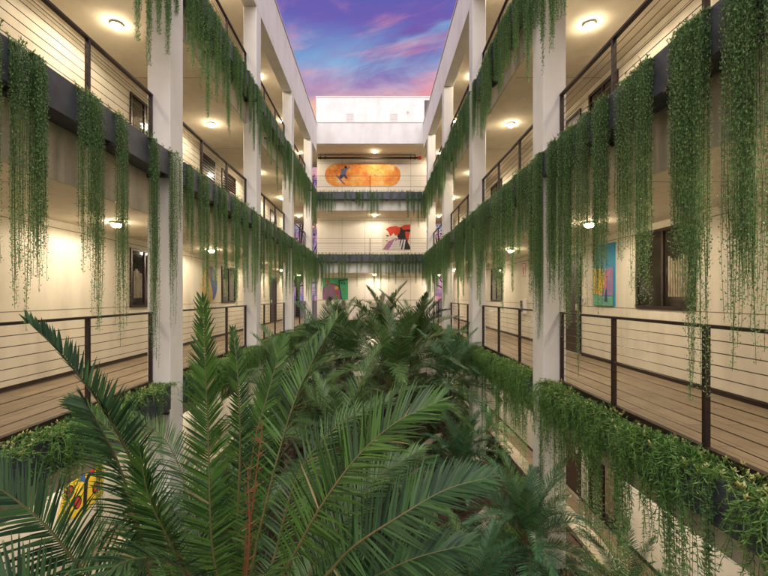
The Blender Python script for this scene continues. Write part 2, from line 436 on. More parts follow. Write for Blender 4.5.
# ------------------------------------------------------------------ planters
PZ = {1: (2.87, 3.21), 2: (6.30, 6.66), 3: (9.49, 9.86)}
def planter(label, y0, y1, L_, xin, xout, axis='y'):
    z0, z1 = PZ[L_]; t = thing('planter_box', label, 'planter', 'slate planter boxes hung outside the railings')
    a, b = sorted((xin, xout)); m = MB(); tt = .018
    def bx(mb, p0, p1, q0, q1, r0, r1):
        if axis == 'y': mb.box(p0, p1, q0, q1, r0, r1)
        else: mb.box(q0, q1, p0, p1, r0, r1)
    bx(m, a, b, y0, y1, z0, z0 + tt); bx(m, a, a + tt, y0, y1, z0 + tt, z1); bx(m, b - tt, b, y0, y1, z0 + tt, z1)
    bx(m, a + tt, b - tt, y0, y0 + tt, z0 + tt, z1); bx(m, a + tt, b - tt, y1 - tt, y1, z0 + tt, z1)
    m.build('trough', M['planter'], t)
    m = MB(); bx(m, a + tt, b - tt, y0 + tt, y1 - tt, z0 + .2, z1 - .04); m.build('soil', M['soil'], t)
    n_ = 3 if (y1 - y0) > 2 else 1
    for k in range(n_ + 1):
        y = y0 + .12 + (y1 - y0 - .24) * k / n_
        m = MB(); bx(m, a - .03, b + .03, y - .02, y + .02, z0 - .045, z0 - .003); m.build('bracket', M['dark'], t)
for sn, d in SIDE.items():
    s = d['s']
    for L_ in (1, 2, 3):
        for k, (y0, y1) in enumerate(BAYS):
            planter('slate grey planter box on the %s bay of the %s %s gallery' % (ORD[k], sn, LEV[L_]), y0 + .02, y1 - .02, L_, s * (d['rail'] - .05), s * (d['col'] - .02))
for L_ in (1, 2, 3):
    planter('slate blue planter box across the end wing on its %s gallery' % LEV[L_], -2.95, 2.40, L_, YB - .05, YB - .28, 'x')

# ------------------------------------------------------------------ trailing vines
def strand(mb, x, y, L, r, leaf=.03, step=.016, sway=.02, z0=0.0, mi=0):
    """one hanging chain of hooked leaves; local: -x is outwards, z=0 the planter rim"""
    ph = r.uniform(0, 6.28); ph2 = r.uniform(0, 6.28); q = Vector((x + .09, y, z0 - .01)); pts = [q.copy()]
    N_ = max(6, int(L / .06))
    for i in range(1, N_ + 1):
        t = i / N_
        a = min(1, t * L / .12)
        pts.append(Vector((x + .09 * (1 - a) - .02 * math.sin(a * 3.14) + sway * math.sin(ph + t * L * 2.3) * t, y + sway * math.sin(ph2 + t * L * 2.9) * t, z0 + .035 * math.sin(min(a, 1) * 3.14) - L * t)))
    mb.tube(pts, .0016, 3, 1, False)
    s_ = 0; ang = r.uniform(0, 6.28); i = 0; z = 0
    total = L; dl = 0
    while dl < total:
        t = dl / total * N_; i = min(int(t), N_ - 1); p = pts[i].lerp(pts[i + 1], t - i)
        ang += 2.4 + r.uniform(-.5, .5); ll = leaf * r.uniform(.6, 1.2)
        d0 = Vector((math.cos(ang), math.sin(ang), r.uniform(-.5, .25))).normalized()
        side = Vector((-math.sin(ang), math.cos(ang), 0)) * (ll * .19)
        m_ = p + d0 * ll * .6; e = m_ + Vector((d0.x * .25, d0.y * .25, .55)).normalized() * ll * .5
        b = len(mb.v)
        mb.v += [tuple(p), tuple(m_ - side), tuple(m_ + side), tuple(e)]
        mb.f += [(b, b + 1, b + 3, b + 2)]; mb.mi.append(0)
        dl += step * r.uniform(.7, 1.4)

def shoots(mb, y0, y1, n, r, h=.1, dx=.22, mi=0, ll=.035):
    for _ in range(n):
        y = r.uniform(y0, y1); x = r.uniform(0, dx); p = Vector((x, y, r.uniform(-.05, .0)))
        d = Vector((r.uniform(-.7, .5), r.uniform(-.6, .6), 1)).normalized(); hh = h * r.uniform(.3, 1)
        e = p + d * hh; mb.tube([p, e], .002, 3, mi, False)
        for k in range(int(hh / .012) + 3):
            q = p.lerp(e, r.uniform(.2, 1)); a = r.uniform(0, 6.28)
            dd = Vector((math.cos(a), math.sin(a), r.uniform(.2, 1.4)))
            mb.blade(q, dd, Vector((0, 0, 1)), ll * r.uniform(.6, 1.2), ll * .28, 2, 0, mi)

def vine_mesh(w, L, ns, seed, leaf=.032, depth=.1, step=.017):
    r = random.Random(seed); mb = MB()
    bunches = [(r.uniform(-w / 2, w / 2), r.uniform(.72, 1)) for _ in range(max(2, int(w / .065)))]
    for i in range(ns):
        c, lb = r.choice(bunches); y = max(-w / 2, min(w / 2, c + r.gauss(0, .017)))
        l = L * lb * (r.uniform(.6, .86) if r.random() < .75 else r.uniform(.86, 1.0))
        strand(mb, r.uniform(-depth, .01), y, l, r, leaf, step, .012)
    return mb.mesh('vine_clump_mesh', [M['vine'], M['vinestem']])
def rope_mesh(cs, L, ns, seed, leaf, step):
    r = random.Random(seed); mb = MB()
    for c in cs:
        c += r.uniform(-.03, .03); lb = r.uniform(.6, 1); dx = r.uniform(-.06, 0)
        for i in range(ns):
            l = L * lb * (r.uniform(.7, .95) if r.random() < .8 else r.uniform(.95, 1.0))
            strand(mb, dx + r.gauss(0, .016), c + r.gauss(0, .017), l, r, leaf, step, .009)
    return mb.mesh('vine_clump_mesh', [M['vine'], M['vinestem']])
def shoot_mesh(w, n, seed, m, h=.1):
    r = random.Random(seed); mb = MB(); shoots(mb, -w / 2, w / 2, n, r, h)
    return mb.mesh('shoot_mesh', [m])

SH = [shoot_mesh(.3, 26, 50 + i, M[k], h) for i, (k, h) in enumerate((('vine', .12), ('spill', .10), ('orangetip', .09), ('tip', .10)))]
POOL = [rope_mesh((-.13, .0, .12), 2.0, 17, 100 + i, .036, .018) for i in range(8)]
ROPE = [rope_mesh((0,) if i % 2 else (-.045, .05), 2.0, 20 if i % 2 else 17, 150 + i, .036, .017) for i in range(6)]
THIN = [vine_mesh(.10, 2.0, 9, 200 + i, .036, .05, .020) for i in range(4)]

def vine(label, y, L_, side, me, sy=1, sz=1, shoot=None, jx=0, group='vine clumps trailing from the planters'):
    d = SIDE[side]; s = d['s']; z = PZ[L_][1]
    o = link('trailing_vine', me, None, (s * (d['col'] - .035) , y, z))
    o.scale = (1, sy, sz)
    if s < 0: o.rotation_euler = (0, 0, math.pi); o.scale = (1, sy, sz)
    tag(o, label, 'vine', group)
    if shoot is not None:
        c = link('young_shoots', shoot, o); c.scale = (1, 1, 1 / sz)
    return o
near = {
 'left': [(3.18, .12, 2.1, 8, 1), (3.55, .36, 2.55, 42, 0), (4.28, .30, 2.35, 34, 2), (4.80, .17, 2.85, 18, 2), (5.42, .19, 3.1, 24, 1), (5.98, .14, 2.7, 15, 2)],
 'right': [(2.64, .36, 2.9, 50, 0), (3.27, .36, 2.0, 50, 0), (3.02, .16, 3.15, 22, None), (3.84, .42, 2.1, 50, 1), (4.55, .46, 2.5, 50, 1), (5.22, .36, 2.7, 42, 2), (5.66, .30, 2.3, 36, 1), (6.05, .26, 3.0, 34, None), (4.9, .10, 2.9, 7, None)]}
WD = {'left': ['thin sparse', 'widest bushy', 'bushy frayed', 'slim dense', 'long slim', 'narrow last'],
      'right': ['frame-edge', 'widest thick', 'longest stringy', 'short broad', 'wide bushy', 'dense tapering', 'medium leafy', 'pillar-hugging', 'stringy']}
for sn, lst in near.items():
    for i, (y, w, L, ns, sh) in enumerate(lst):
        order = sorted(q[0] for q in lst).index(y)
        vine('%s green vine clump, %s from the camera, nearest bay of %s upper planter' % (WD[sn][i], NTH[order], sn), y, 2, sn,
             vine_mesh(w, L * 1.08, int(ns * 1.75), 300 + i + (50 if sn == 'left' else 0), .031, .10, .0130), 1, 1, None if sh is None else SH[sh])
def fill(side, L_, k, n, ls, thin=.0, pool=None, y0=None, y1=None, ws=1.0, over=.3, seed=0):
    r = random.Random(seed * 7 + k * 31 + L_ * 101 + (5 if side == 'left' else 0))
    a, b = BAYS[k]; a = (a if y0 is None else y0) - (over if k else 0); b = b if y1 is None else y1
    st = (b - a) / n
    for i in range(n):
        y = a + st * (i + .5) + r.uniform(-.25, .25) * st
        th = r.random() < thin
        me = r.choice(THIN if th else (pool or POOL))
        L = r.uniform(*ls)
        vine('%s green vine clump, %s from the near end, %s bay of %s %s planter' % ('stringy' if th else 'leafy', NTH[i], ORD[k], side, LEV[L_]),
             y, L_, side, me, ws * r.uniform(.8, 1.25), L / 2.0, None if (r.random() < .5) else SH[r.randrange(3)])
for k, n in ((1, 11), (2, 11), (3, 11), (4, 3)): fill('right', 2, k, n, (1.5, 2.9), .08, ws=1.0, over=.4)
for k, n in ((1, 13), (2, 13), (3, 14), (4, 4)): fill('left', 2, k, n, (1.5, 2.7), .12, pool=ROPE, over=.4)
fill('left', 3, 0, 5, (1.3, 2.6), .6, y0=4.9); fill('right', 3, 0, 5, (1.6, 2.6), .5, y0=4.9)
for k, n in ((1, 14), (2, 12), (3, 12), (4, 4)): fill('left', 3, k, n, (1.2, 2.4), .2, pool=ROPE, over=.4)
for k, n in ((1, 15), (2, 14), (3, 13), (4, 4)): fill('right', 3, k, n, (1.2, 2.3), .15, pool=ROPE + POOL[:3], over=.4)
def back_vine(label, x, L_, me, sx, sz, shoot=None):
    o = link('trailing_vine', me, None, (x, YB - .27, PZ[L_][1])); o.rotation_euler = (0, 0, R(90)); o.scale = (1, sx, sz)
    tag(o, label, 'vine', 'vine clumps trailing from the end wing planters')
    if shoot is not None: c = link('young_shoots', shoot, o); c.scale = (1, 1.2, 1.4 / sz)
    return o
r = random.Random(9)
for L_, n, ls in ((3, 14, (.9, 1.6)), (2, 15, (1.0, 2.2)), (1, 14, (.6, 1.1))):
    for i in range(n):
        x = -2.8 + 5.1 * i / (n - 1) + r.uniform(-.1, .1)
        edge = abs(x + .25) > 2.0
        back_vine('thin vine clump, %s from the left on the %s planter of the end wing' % (NTH[i], LEV[L_]), x, L_, r.choice(POOL if edge or r.random() < .2 else THIN), .9, r.uniform(*ls) / 2 * (1.25 if edge else 1), SH[1 if r.random() < .7 else 3]).scale.y = 1.3

# lush spilling plants of the eye-level planters
def spill_mesh(w, L, ns, seed, top=60, tipm=1, leaf=.055):
    r = random.Random(seed); mb = MB()
    for i in range(ns):
        y = r.uniform(-w / 2, w / 2); x = r.uniform(-.12, .02); l = L * r.uniform(.25, 1) ** .8
        N_ = max(4, int(l / .06)); pts = []; p = Vector((x + .15, y, .02)); v = Vector((-1, r.uniform(-.7, .7), r.uniform(.2, 1.2))).normalized()
        for k in range(N_ + 1):
            pts.append(p.copy()); p = p + v * (l / N_ * 1.12)
            v = (v + Vector((-v.x * .28 + r.uniform(-.12, .12), r.uniform(-.28, .28), -.42))).normalized()
            if p.x < -.22: p.x += .02
        mb.tube(pts, .0022, 3, 0, False)
        nl = int(l / .014)
        for k in range(nl):
            t = k / nl * N_; j = min(int(t), N_ - 1); q = pts[j].lerp(pts[j + 1], t - j); tg = (pts[j + 1] - pts[j]).normalized()
            a = r.uniform(0, 6.28); d = (tg * .8 + Vector((math.cos(a), math.sin(a), r.uniform(-.2, .8)))).normalized()
            mb.blade(q, d, Vector((r.uniform(-1, 1), r.uniform(-1, 1), 1)), leaf * r.uniform(.5, 1.15), leaf * .13, 2, -.1, 0)
    for i in range(top):
        y = r.uniform(-w / 2, w / 2); x = r.uniform(-.12, .22); p = Vector((x, y, r.uniform(0, .07)))
        m_ = 1 if r.random() < .33 else (2 if r.random() < .25 else 0)
        for k in range(16 if m_ == 0 else 11):
            a = r.uniform(0, 6.28); d = Vector((math.cos(a), math.sin(a), r.uniform(.3, 1.6)))
            mb.blade(p + Vector((0, 0, r.uniform(0, .04))), d, Vector((0, 0, 1)), leaf * (.9 if m_ == 0 else .58) * r.uniform(.5, 1.2), leaf * .14 * (1 if m_ == 0 else 1.8), 2, -.1, m_)
    return mb.mesh('spill_mesh', [M['spill'], M['tip'], M['orangetip']])
SPILL = [spill_mesh(.50, .95, 84, 400 + i, 80) for i in range(5)]
SPARSE = [spill_mesh(.58, .42, 30, 420 + i, 95) for i in range(3)]
def spill(label, y, side, me, sc=(1, 1, 1)):
    d = SIDE[side]; s = d['s']
    o = link('spilling_plant', me, None, (s * (d['col'] + .02), y, PZ[1][1] - .02)); o.scale = sc
    if s < 0: o.rotation_euler = (0, 0, math.pi)
    tag(o, label, 'plant', 'yellow-tipped plants spilling from the eye-level planters')
r = random.Random(21)
for sn in ('right', 'left'):
    for k, (y0, y1) in enumerate(BAYS):
        n = 7 if k < 4 else 2
        for i in range(n):
            y = y0 + (y1 - y0) * (i + .5) / n + r.uniform(-.06, .06)
            sparse = (sn == 'left' and k == 0 and i not in (3,)) or (sn == 'right' and k == 0 and i == 1)
            me = r.choice(SPARSE if sparse else SPILL)
            spill('%s spilling plant, %s from the near end, %s bay of the %s eye-level planter' % ('sparse yellow-tipped' if sparse else 'lush green', NTH[i], ORD[k], sn), y, sn, me,
                  (1, r.uniform(.95, 1.2), (r.uniform(.6, 1.3) if not sparse else 1) * (.8 if sn == 'left' else 1)))

# long thin strands of the eye-level planters in front of the lit ground-floor wall
for sn in ('right', 'left'):
    rr = random.Random(77 if sn == 'right' else 78)
    for k, (y0, y1) in enumerate(BAYS[:4]):
        n = 12 if sn == 'right' else 6
        for i in range(n):
            y = y0 + (y1 - y0) * (i + .5) / n + rr.uniform(-.2, .2)
            vine('stringy dark vine clump, %s from the near end, %s bay of %s eye-level planter' % (NTH[i], ORD[k], sn), y, 1, sn, rr.choice(THIN), 2.0 if sn == 'right' else 1.3, rr.uniform(.7, 1.45) * (1 if sn == 'right' else .7))

# ------------------------------------------------------------------ palms
def catmull(pts, n):
    P_ = [pts[0] * 2 - pts[1]] + list(pts) + [pts[-1] * 2 - pts[-2]]; out = []
    segs = len(pts) - 1
    for i in range(n + 1):
        u = i / n * segs; k = min(int(u), segs - 1); t = u - k
        a, b, c, d = P_[k:k + 4]
        out.append(.5 * ((2 * b) + (c - a) * t + (2 * a - 5 * b + 4 * c - d) * t * t + (3 * b - a - 3 * c + d) * t ** 3))
    return out
def frond_mesh(pts, nrm, LL, n, seed, droop=.12, wid=.017, start=.18, vee=.35, mats=None, rr=.012, seg=4, tipk=.35, lift=0.0):
    r = random.Random(seed); c = catmull(pts, 28); mb = MB()
    mb.tube(c, [rr * (1.3 - 1.15 * i / 28) for i in range(29)], 5, 1, False)
    for i in range(n):
        t = start + (1 - start) * (i + .5) / n
        u = t * 28; k = min(int(u), 27); p = c[k].lerp(c[k + 1], u - k); T = (c[k + 1] - c[k]).normalized()
        N_ = (nrm - T * nrm.dot(T)).normalized(); S = T.cross(N_)
        tt = (t - start) / (1 - start)
        l = LL * (min(1, .35 + tt * 3.2)) * (1 - (tt ** 2.4) * (1 - tipk))
        ang = R(68 - 42 * tt)
        for sg in (-1, 1):
            a = ang + r.uniform(-.09, .09)
            v = vee + r.uniform(-.12, .12)
            d = (S * sg * math.sin(a) * math.cos(v) + T * math.cos(a) + N_ * math.sin(a) * math.sin(v)).normalized()
            fn = (N_ * math.cos(v) - S * sg * math.sin(v) + T * r.uniform(-.35, .35)).normalized()
            if r.random() < .03: continue
            dry = 2 if r.random() < .010 else 0
            mb.blade(p + d * rr * .5, d, fn, l * r.uniform(.80, 1.08) * (.8 if dry else 1), wid * r.uniform(.85, 1.15), seg, droop * r.uniform(.2, 2.0), dry, (.6, 1, .85, .5, 0))
    # tip leaflet
    mb.blade(c[-1], (c[-1] - c[-2]), nrm, LL * tipk * .8, wid, 3, .05, 0)
    return mb.mesh('frond_mesh', mats + [M['dryleaf']])

def trunk_part(parent, z0, z1, r0, r1, x=0, y=0, seed=1):
    rr = random.Random(seed); m = MB(); n = max(4, int((z1 - z0) / .12)); 
    pts = []; rad = []
    for i in range(n + 1):
        z = z0 + (z1 - z0) * i / n
        pts += [(x, y, z), (x, y, z + .06)]; k = r0 + (r1 - r0) * i / n; rad += [k * 1.12, k * .9]
    m.tube(pts, rad, 12)
    for i in range(n * 7):   # old leaf bases
        a = rr.uniform(0, 6.28); z = rr.uniform(z0 + .1, z1); k = r0
        b = Vector((x + math.cos(a) * k, y + math.sin(a) * k, z))
        m.tube([b, b + Vector((math.cos(a) * .07, math.sin(a) * .07, .10))], [.025, .006], 4)
    return m.build('trunk', M['trunk'], parent)

# foreground palm
C = Vector((-.85, 2.55, 2.45))
fg = thing('palm_tree', 'large foreground date palm with long arching fronds nearest the camera', 'palm tree', 'palms of the courtyard garden', tuple((C.x, C.y, 0)))
trunk_part(fg, .3, 2.42, .17, .15)
base = Vector((C.x, C.y, 0))
FR = [  # points (px, py, Y), normal, leaflet length, droop, material, count
 ([(214, 560, 2.45), (208, 430, 2.45), (203, 302, 2.4)], (0, -1, .15), .25, .02, 'palm', 74),
 ([(262, 520, 2.6), (289, 418, 2.7), (310, 366, 2.8), (337, 318, 2.9)], (-.65, -.7, .45), .24, .05, 'palm', 62),
 ([(285, 570, 2.35), (320, 508, 2.3), (358, 456, 2.3), (398, 421, 2.3), (438, 402, 2.35)], (-.35, -.9, .75), .37, .05, 'palm', 62),
 ([(310, 590, 2.25), (352, 548, 2.15), (400, 516, 2.1), (445, 490, 2.1), (486, 478, 2.1)], (-.2, -.8, .8), .30, .05, 'palmblue', 62),
 ([(190, 574, 2.35), (142, 480, 2.2), (115, 428, 2.1), (97, 400, 2.05), (62, 355, 2.0), (28, 322, 1.95)], (.65, -.3, .7), .19, .03, 'palmblue', 56),
 ([(160, 590, 2.3), (139, 529, 2.2), (118, 463, 2.15), (96, 420, 2.1), (84, 400, 2.1)], (-.6, -.9, .5), .27, .10, 'palmblue', 54),
 ([(150, 625, 2.3), (87, 574, 2.2), (45, 525, 2.1), (0, 489, 2.05), (-55, 462, 2.0)], (.3, -.8, .8), .33, .06, 'palmblue', 62),
 ([(245, 560, 2.6), (252, 456, 2.8), (268, 393, 2.9), (283, 340, 3.0)], (.2, -1, .3), .22, .03, 'palm', 60),
 ([(236, 560, 2.6), (240, 450, 2.75), (238, 380, 2.8), (233, 330, 2.85)], (.5, -1, .1), .14, .0, 'palm', 50),
 ([(180, 590, 2.5), (160, 520, 2.7), (120, 440, 2.9), (70, 400, 3.0)], (.4, -.8, .8), .27, .09, 'palm', 54),
 ([(290, 600, 2.6), (330, 540, 2.8), (375, 480, 3.0), (420, 450, 3.15)], (-.3, -.7, .9), .30, .09, 'palmdark', 54),
 ([(300, 620, 2.3), (350, 590, 2.1), (410, 560, 2.0), (465, 545, 1.95)], (0, -.7, .9), .30, .10, 'palmblue', 56),
 ([(140, 660, 2.2), (70, 620, 2.0), (10, 585, 1.9), (-40, 575, 1.85)], (.1, -.7, .9), .32, .08, 'palmblue', 52),
 ([(200, 600, 2.4), (172, 545, 2.2), (150, 500, 2.1), (140, 452, 2.05)], (-.3, -1, .4), .24, .05, 'palm', 54),
 ([(270, 570, 2.8), (300, 470, 3.2), (345, 420, 3.5), (390, 400, 3.7)], (-.2, -.6, 1), .30, .10, 'palmdark', 50),
 ([(215, 600, 2.9), (190, 500, 3.2), (165, 440, 3.5), (120, 410, 3.7)], (.2, -.6, 1), .30, .10, 'palmdark', 50),
 ([(250, 620, 2.4), (255, 590, 2.0), (262, 575, 1.7), (270, 600, 1.45)], (0, -.3, 1), .30, .12, 'palm', 46),
 ([(230, 620, 2.4), (185, 570, 2.0), (130, 560, 1.7), (80, 600, 1.5)], (0, -.3, 1), .30, .12, 'palmblue', 46),
]
ve = {4: .85, 5: .6, 1: .55}
for i, (pp, nr, LL, dr, mm, cnt) in enumerate(FR):
    pts = [C - base] + [P(*q) - base for q in pp]
    me = frond_mesh(pts, Vector(nr).normalized(), LL, int(cnt * 1.5), 600 + i, dr, .0135, .2, ve[i] if i in ve else .3, [M[mm], M['rachis']], .0095)
    link('frond', me, fg)
for i, (q0, q1) in enumerate((((236, 600, 2.5), (262, 428, 2.62)), ((244, 600, 2.5), (248, 470, 2.5)))):
    m = MB(); a = P(*q0) - base; b = P(*q1) - base; rr = random.Random(i)
    c = catmull([C - base, a.lerp(b, .4) + Vector((.02, 0, 0)), b], 14); m.tube(c, [.009 - .0004 * k for k in range(15)], 5)
    for k in range(60):
        p = c[rr.randrange(4, 15)]; d = Vector((rr.uniform(-1, 1), rr.uniform(-.6, .6), rr.uniform(-.2, 1))).normalized()
        m.tube([p, p + d * rr.uniform(.02, .07)], [.004, .001], 3)
    m.build('fruit_stalk', M['drystalk'], fg)

# generic fronds (local: grow along +x)
def gen_frond(elev, L, bend, seed, LL, n, mats, wid=.016, droop=.1):
    r = random.Random(seed); pts = []; p = Vector((0, 0, 0)); e = elev; st = L / 6
    yaw = r.uniform(-.12, .12)
    for i in range(7):
        pts.append(p.copy()); p = p + Vector((math.cos(e) * math.cos(yaw), math.cos(e) * math.sin(yaw), math.sin(e))) * st; e -= bend / 6; yaw *= 1.2
    return frond_mesh(pts, Vector((-.3, 0, 1)), LL, n, seed, droop, wid, .16, .32, mats, .010 * L / 1.9, 3)
G = {}
for key, mm in (('a', 'palm'), ('b', 'palmdark'), ('c', 'palmteal')):
    G[key] = [gen_frond(R(e), 1.0, R(b), 700 + i * 3 + ord(key), .21, 66, [M[mm], M['rachis']], .0085) for i, (e, b) in enumerate(((84, 45), (70, 75), (58, 95), (42, 90), (25, 80), (8, 60)))]
def palm(label, x, y, zc, L, n, seed, key='a', trunk=True, cat='palm tree', name='palm_tree', group='palms of the courtyard garden', up=0.0):
    r = random.Random(seed); t = thing(name, label, cat, group, (x, y, .5))
    if trunk and zc > .9: trunk_part(t, -.1, zc - .5 - .03, .12, .10, seed=seed)
    for i in range(n):
        q = i / (n - 1); k = min(5, int((q ** (1 + up)) * 6)); a = i * 2.39996 + r.uniform(-.25, .25)
        o = link('frond', G[key if r.random() < .8 else 'b'][k], t, (math.cos(a) * .05, math.sin(a) * .05, zc - .5 + .02 * (6 - k)))
        s_ = L * r.uniform(.8, 1.1); o.scale = (s_, s_ * r.uniform(.9, 1.1), s_); o.rotation_euler = (r.uniform(-.15, .15), r.uniform(-.08, .08), a)
    return t
palm('tall dark palm at the centre of the garden with fronds reaching eye level', .35, 8.6, 2.55, 1.95, 34, 1, 'b', up=.2)
palm('tall palm with upright fronds in front of the purple mural, left of centre', -.75, 11.0, 2.5, 1.9, 32, 2, 'b')
palm('bright tall palm right of centre with a frond pointing at the right railing', 1.15, 12.6, 2.75, 2.0, 32, 3, 'a')
palm('arching palm beyond the central palm, its tips touching the end wing parapet', .35, 16.2, 2.9, 2.1, 32, 4, 'a')
palm('palm at the far left corner of the garden below the end wing', -1.55, 17.2, 2.5, 2.0, 28, 5, 'b')
palm('palm at the far right corner of the garden below the end wing', 1.7, 17.8, 2.4, 2.0, 28, 6, 'b')
palm('dark low palm just behind the foreground palm', -.55, 6.3, 1.9, 1.7, 28, 7, 'b')
palm('dark drooping palm beside the left planter behind the foreground fronds', -1.75, 8.4, 2.2, 1.8, 28, 8, 'b')
palm('palm with blue-green fronds at left between second and third columns', -1.8, 13.4, 2.6, 1.9, 26, 9, 'c')
palm('palm with blue-green fronds at right between second and third columns', 1.75, 9.9, 2.35, 1.5, 26, 10, 'c')
sg = 'small feathery palms in the garden bed'
palm('small feathery pygmy palm at the bottom right beside the nearest column', 2.0, 5.35, 1.25, 1.05, 40, 11, 'c', True, 'pygmy palm', 'pygmy_palm', sg)
palm('small pygmy palm at the bottom edge between large fronds and nearest column', 1.15, 4.7, .95, .95, 36, 12, 'c', True, 'pygmy palm', 'pygmy_palm', sg)
palm('bright green centred pygmy palm in the middle of the right bed', 1.62, 8.0, 1.15, 1.05, 38, 13, 'c', True, 'pygmy palm', 'pygmy_palm', sg)
palm('pygmy palm behind the pale curved log', 1.6, 11.4, 1.3, 1.1, 32, 14, 'b', True, 'pygmy palm', 'pygmy_palm', sg)
palm('dim pygmy palm in the shade under the foreground fronds', .35, 6.9, 1.1, 1.0, 32, 15, 'b', True, 'pygmy palm', 'pygmy_palm', sg)
palm('pygmy palm at the left bed below the nearest planter', -2.2, 5.9, 1.15, 1.0, 32, 16, 'c', True, 'pygmy palm', 'pygmy_palm', sg)
palm('pygmy palm at the left bed near the second column', -2.1, 10.3, 1.4, 1.1, 30, 17, 'b', True, 'pygmy palm', 'pygmy_palm', sg)

rq = random.Random(44); spots = [(2.9, 4.7), (2.9, 10.6), (2.85, 12.2), (2.9, 13.9), (2.8, 15.6), (.4, 4.6), (-.2, 8.0), (1.0, 10.9), (-1.3, 9.6), (-2.9, 5.2), (-3.1, 6.7), (-3.0, 8.4), (-3.1, 10.2), (-3.0, 12.0), (-3.1, 14.0), (0.2, 12.8), (2.2, 14.6)]
for i, (x, y) in enumerate(spots):
    bed = 'right' if x > 2 else 'left' if x < -2 else 'middle'
    nn = [q for q in sorted(v for u_, v in spots if (u_ > 2) == (x > 2) and (u_ < -2) == (x < -2))].index(y)
    palm('low feathery palm, %s from the near end of the %s strip of the bed' % (NTH[nn], bed), x, y, rq.uniform(.85, 1.15), rq.uniform(.7, .95), 22, 60 + i, rq.choice('cba'), True, 'pygmy palm', 'pygmy_palm', sg)
# shrubs
def shrub(label, x, y, z, rad, n, mm, seed, ll=.06):
    r = random.Random(seed); mb = MB(); t = thing('shrub', label, 'shrub', 'low shrubs in the garden bed', (x, y, z))
    st = MB()
    for i in range(14):
        a = r.uniform(0, 6.28); e = Vector((math.cos(a) * r.uniform(.2, .8), math.sin(a) * r.uniform(.2, .8), r.uniform(.4, 1))) * rad
        st.tube([(0, 0, -.1), e * .5 + Vector((0, 0, .05)), e], [.008, .005, .003], 4)
        for k in range(n // 14):
            q = e * r.uniform(.35, 1.05) + Vector((r.gauss(0, .16), r.gauss(0, .16), r.gauss(0, .12))) * rad
            d = Vector((r.uniform(-1, 1), r.uniform(-1, 1), r.uniform(-.2, 1))); mb.blade(q, d, Vector((r.uniform(-1, 1), r.uniform(-1, 1), 1)), ll * r.uniform(.6, 1.3), ll * .32, 3, .1)
    mb.build('foliage', M[mm], t); st.build('stem', M['vinestem'], t)
for i, (x, y, rad, mm, lb) in enumerate((
    (2.25, 6.6, .45, 'spill', 'yellow-green shrub spilling over the coping beyond the nearest right column'),
    (2.2, 4.4, .5, 'tip', 'yellow-tipped shrub at the bottom right before the nearest column'),
    (2.2, 8.9, .4, 'spill', 'light green shrub on the right bed edge before the second column'),
    (2.1, 12.6, .4, 'palm', 'green shrub on the right bed beyond the second column'),
    (-2.4, 7.4, .5, 'spill', 'light green shrub on the left bed beyond the nearest column'),
    (-2.3, 9.2, .45, 'palm', 'green shrub on the left bed before the second column'),
    (1.0, 7.6, .35, 'palmdark', 'dark shrub amid the mulch at the centre of the bed'),
    (.9, 9.6, .5, 'palmdark', 'dark shrub left of the pale curved log'),
    (1.4, 6.4, .32, 'spill', 'bright low shrub on the mulch left of the nearest right column'),
    (-1.2, 4.6, .45, 'palmdark', 'dark shrub below the foreground palm'),
    (3.05, 5.4, .4, 'tip', 'yellow-tipped shrub against the right garden wall nearest the camera'),
    (3.05, 8.3, .35, 'spill', 'light green shrub against the right garden wall in the middle of the second bay'),
    (3.0, 10.0, .35, 'palm', 'green shrub against the right garden wall before the second column'),
    (-3.4, 6.2, .4, 'spill', 'light green shrub against the left garden wall near the nearest column'),
    (-3.4, 8.9, .4, 'spill', 'light green shrub against the left garden wall in the second bay'))):
    shrub(lb, x, y, .55, rad, 700, mm, 800 + i)
# ground cover
r = random.Random(5); gc = MB()
for i in range(24000):
    x = r.uniform(-3.6, 3.1); y = r.uniform(3, 20)
    if math.sin(x * 2.3 + 1) + math.sin(y * 1.3 + x) < -.2 and r.random() < .93: continue
    z = .5 + .08 * math.sin(x * 2.1 + y) + .06 * math.sin(y * 1.7 - x)
    gc.blade(Vector((x, y, z - .01)), Vector((r.uniform(-1, 1), r.uniform(-1, 1), r.uniform(.4, 1.8))), Vector((r.uniform(-1, 1), r.uniform(-1, 1), .5)), r.uniform(.06, .22), .018, 3, .25)
tag(gc.build('ground_cover', M['palmdark']), 'dark leafy ground cover over the garden mulch', 'ground cover', kind='stuff')
# pale log
lg = MB(); pts = catmull([Vector((1.05, 9.5, .72)), Vector((1.2, 10.0, .85)), Vector((1.6, 10.5, .95)), Vector((2.1, 10.8, .9))], 12)
lg.tube(pts, [.09 - .002 * k for k in range(13)], 10)
tag(lg.build('driftwood_log', M['log'], smooth=True), 'pale curved log lying among the plants of the right bed', 'log')
rk = random.Random(3)
for i, (x, y, s_) in enumerate(((.95, 9.0, .22), (2.05, 7.3, .2), (1.9, 6.9, .16))):
    b = MB(); n = 10
    for a in range(7):
        for c_ in range(n):
            th = math.pi * (a + .5) / 7; ph = 6.283 * c_ / n; q = s_ * (1 + .25 * math.sin(3 * ph + a + i) * math.sin(th) + rk.uniform(-.06, .06))
            b.v.append((q * math.sin(th) * math.cos(ph) * 1.3, q * math.sin(th) * math.sin(ph), q * math.cos(th) * .7))
    for a in range(6):
        for c_ in range(n): b.f.append((a * n + c_, a * n + (c_ + 1) % n, (a + 1) * n + (c_ + 1) % n, (a + 1) * n + c_)); b.mi.append(0)
    b.poly([b.v[c_] for c_ in range(n)]); b.poly([b.v[6 * n + c_] for c_ in reversed(range(n))])
    tag(b.build('rock', M['curb'], None, (x, y, .6)), ['pale rock left of the curved log', 'pale rock below the second-bay coping on the right', 'small pale rock behind the nearest right column'][i], 'rock', 'pale rocks in the bed')

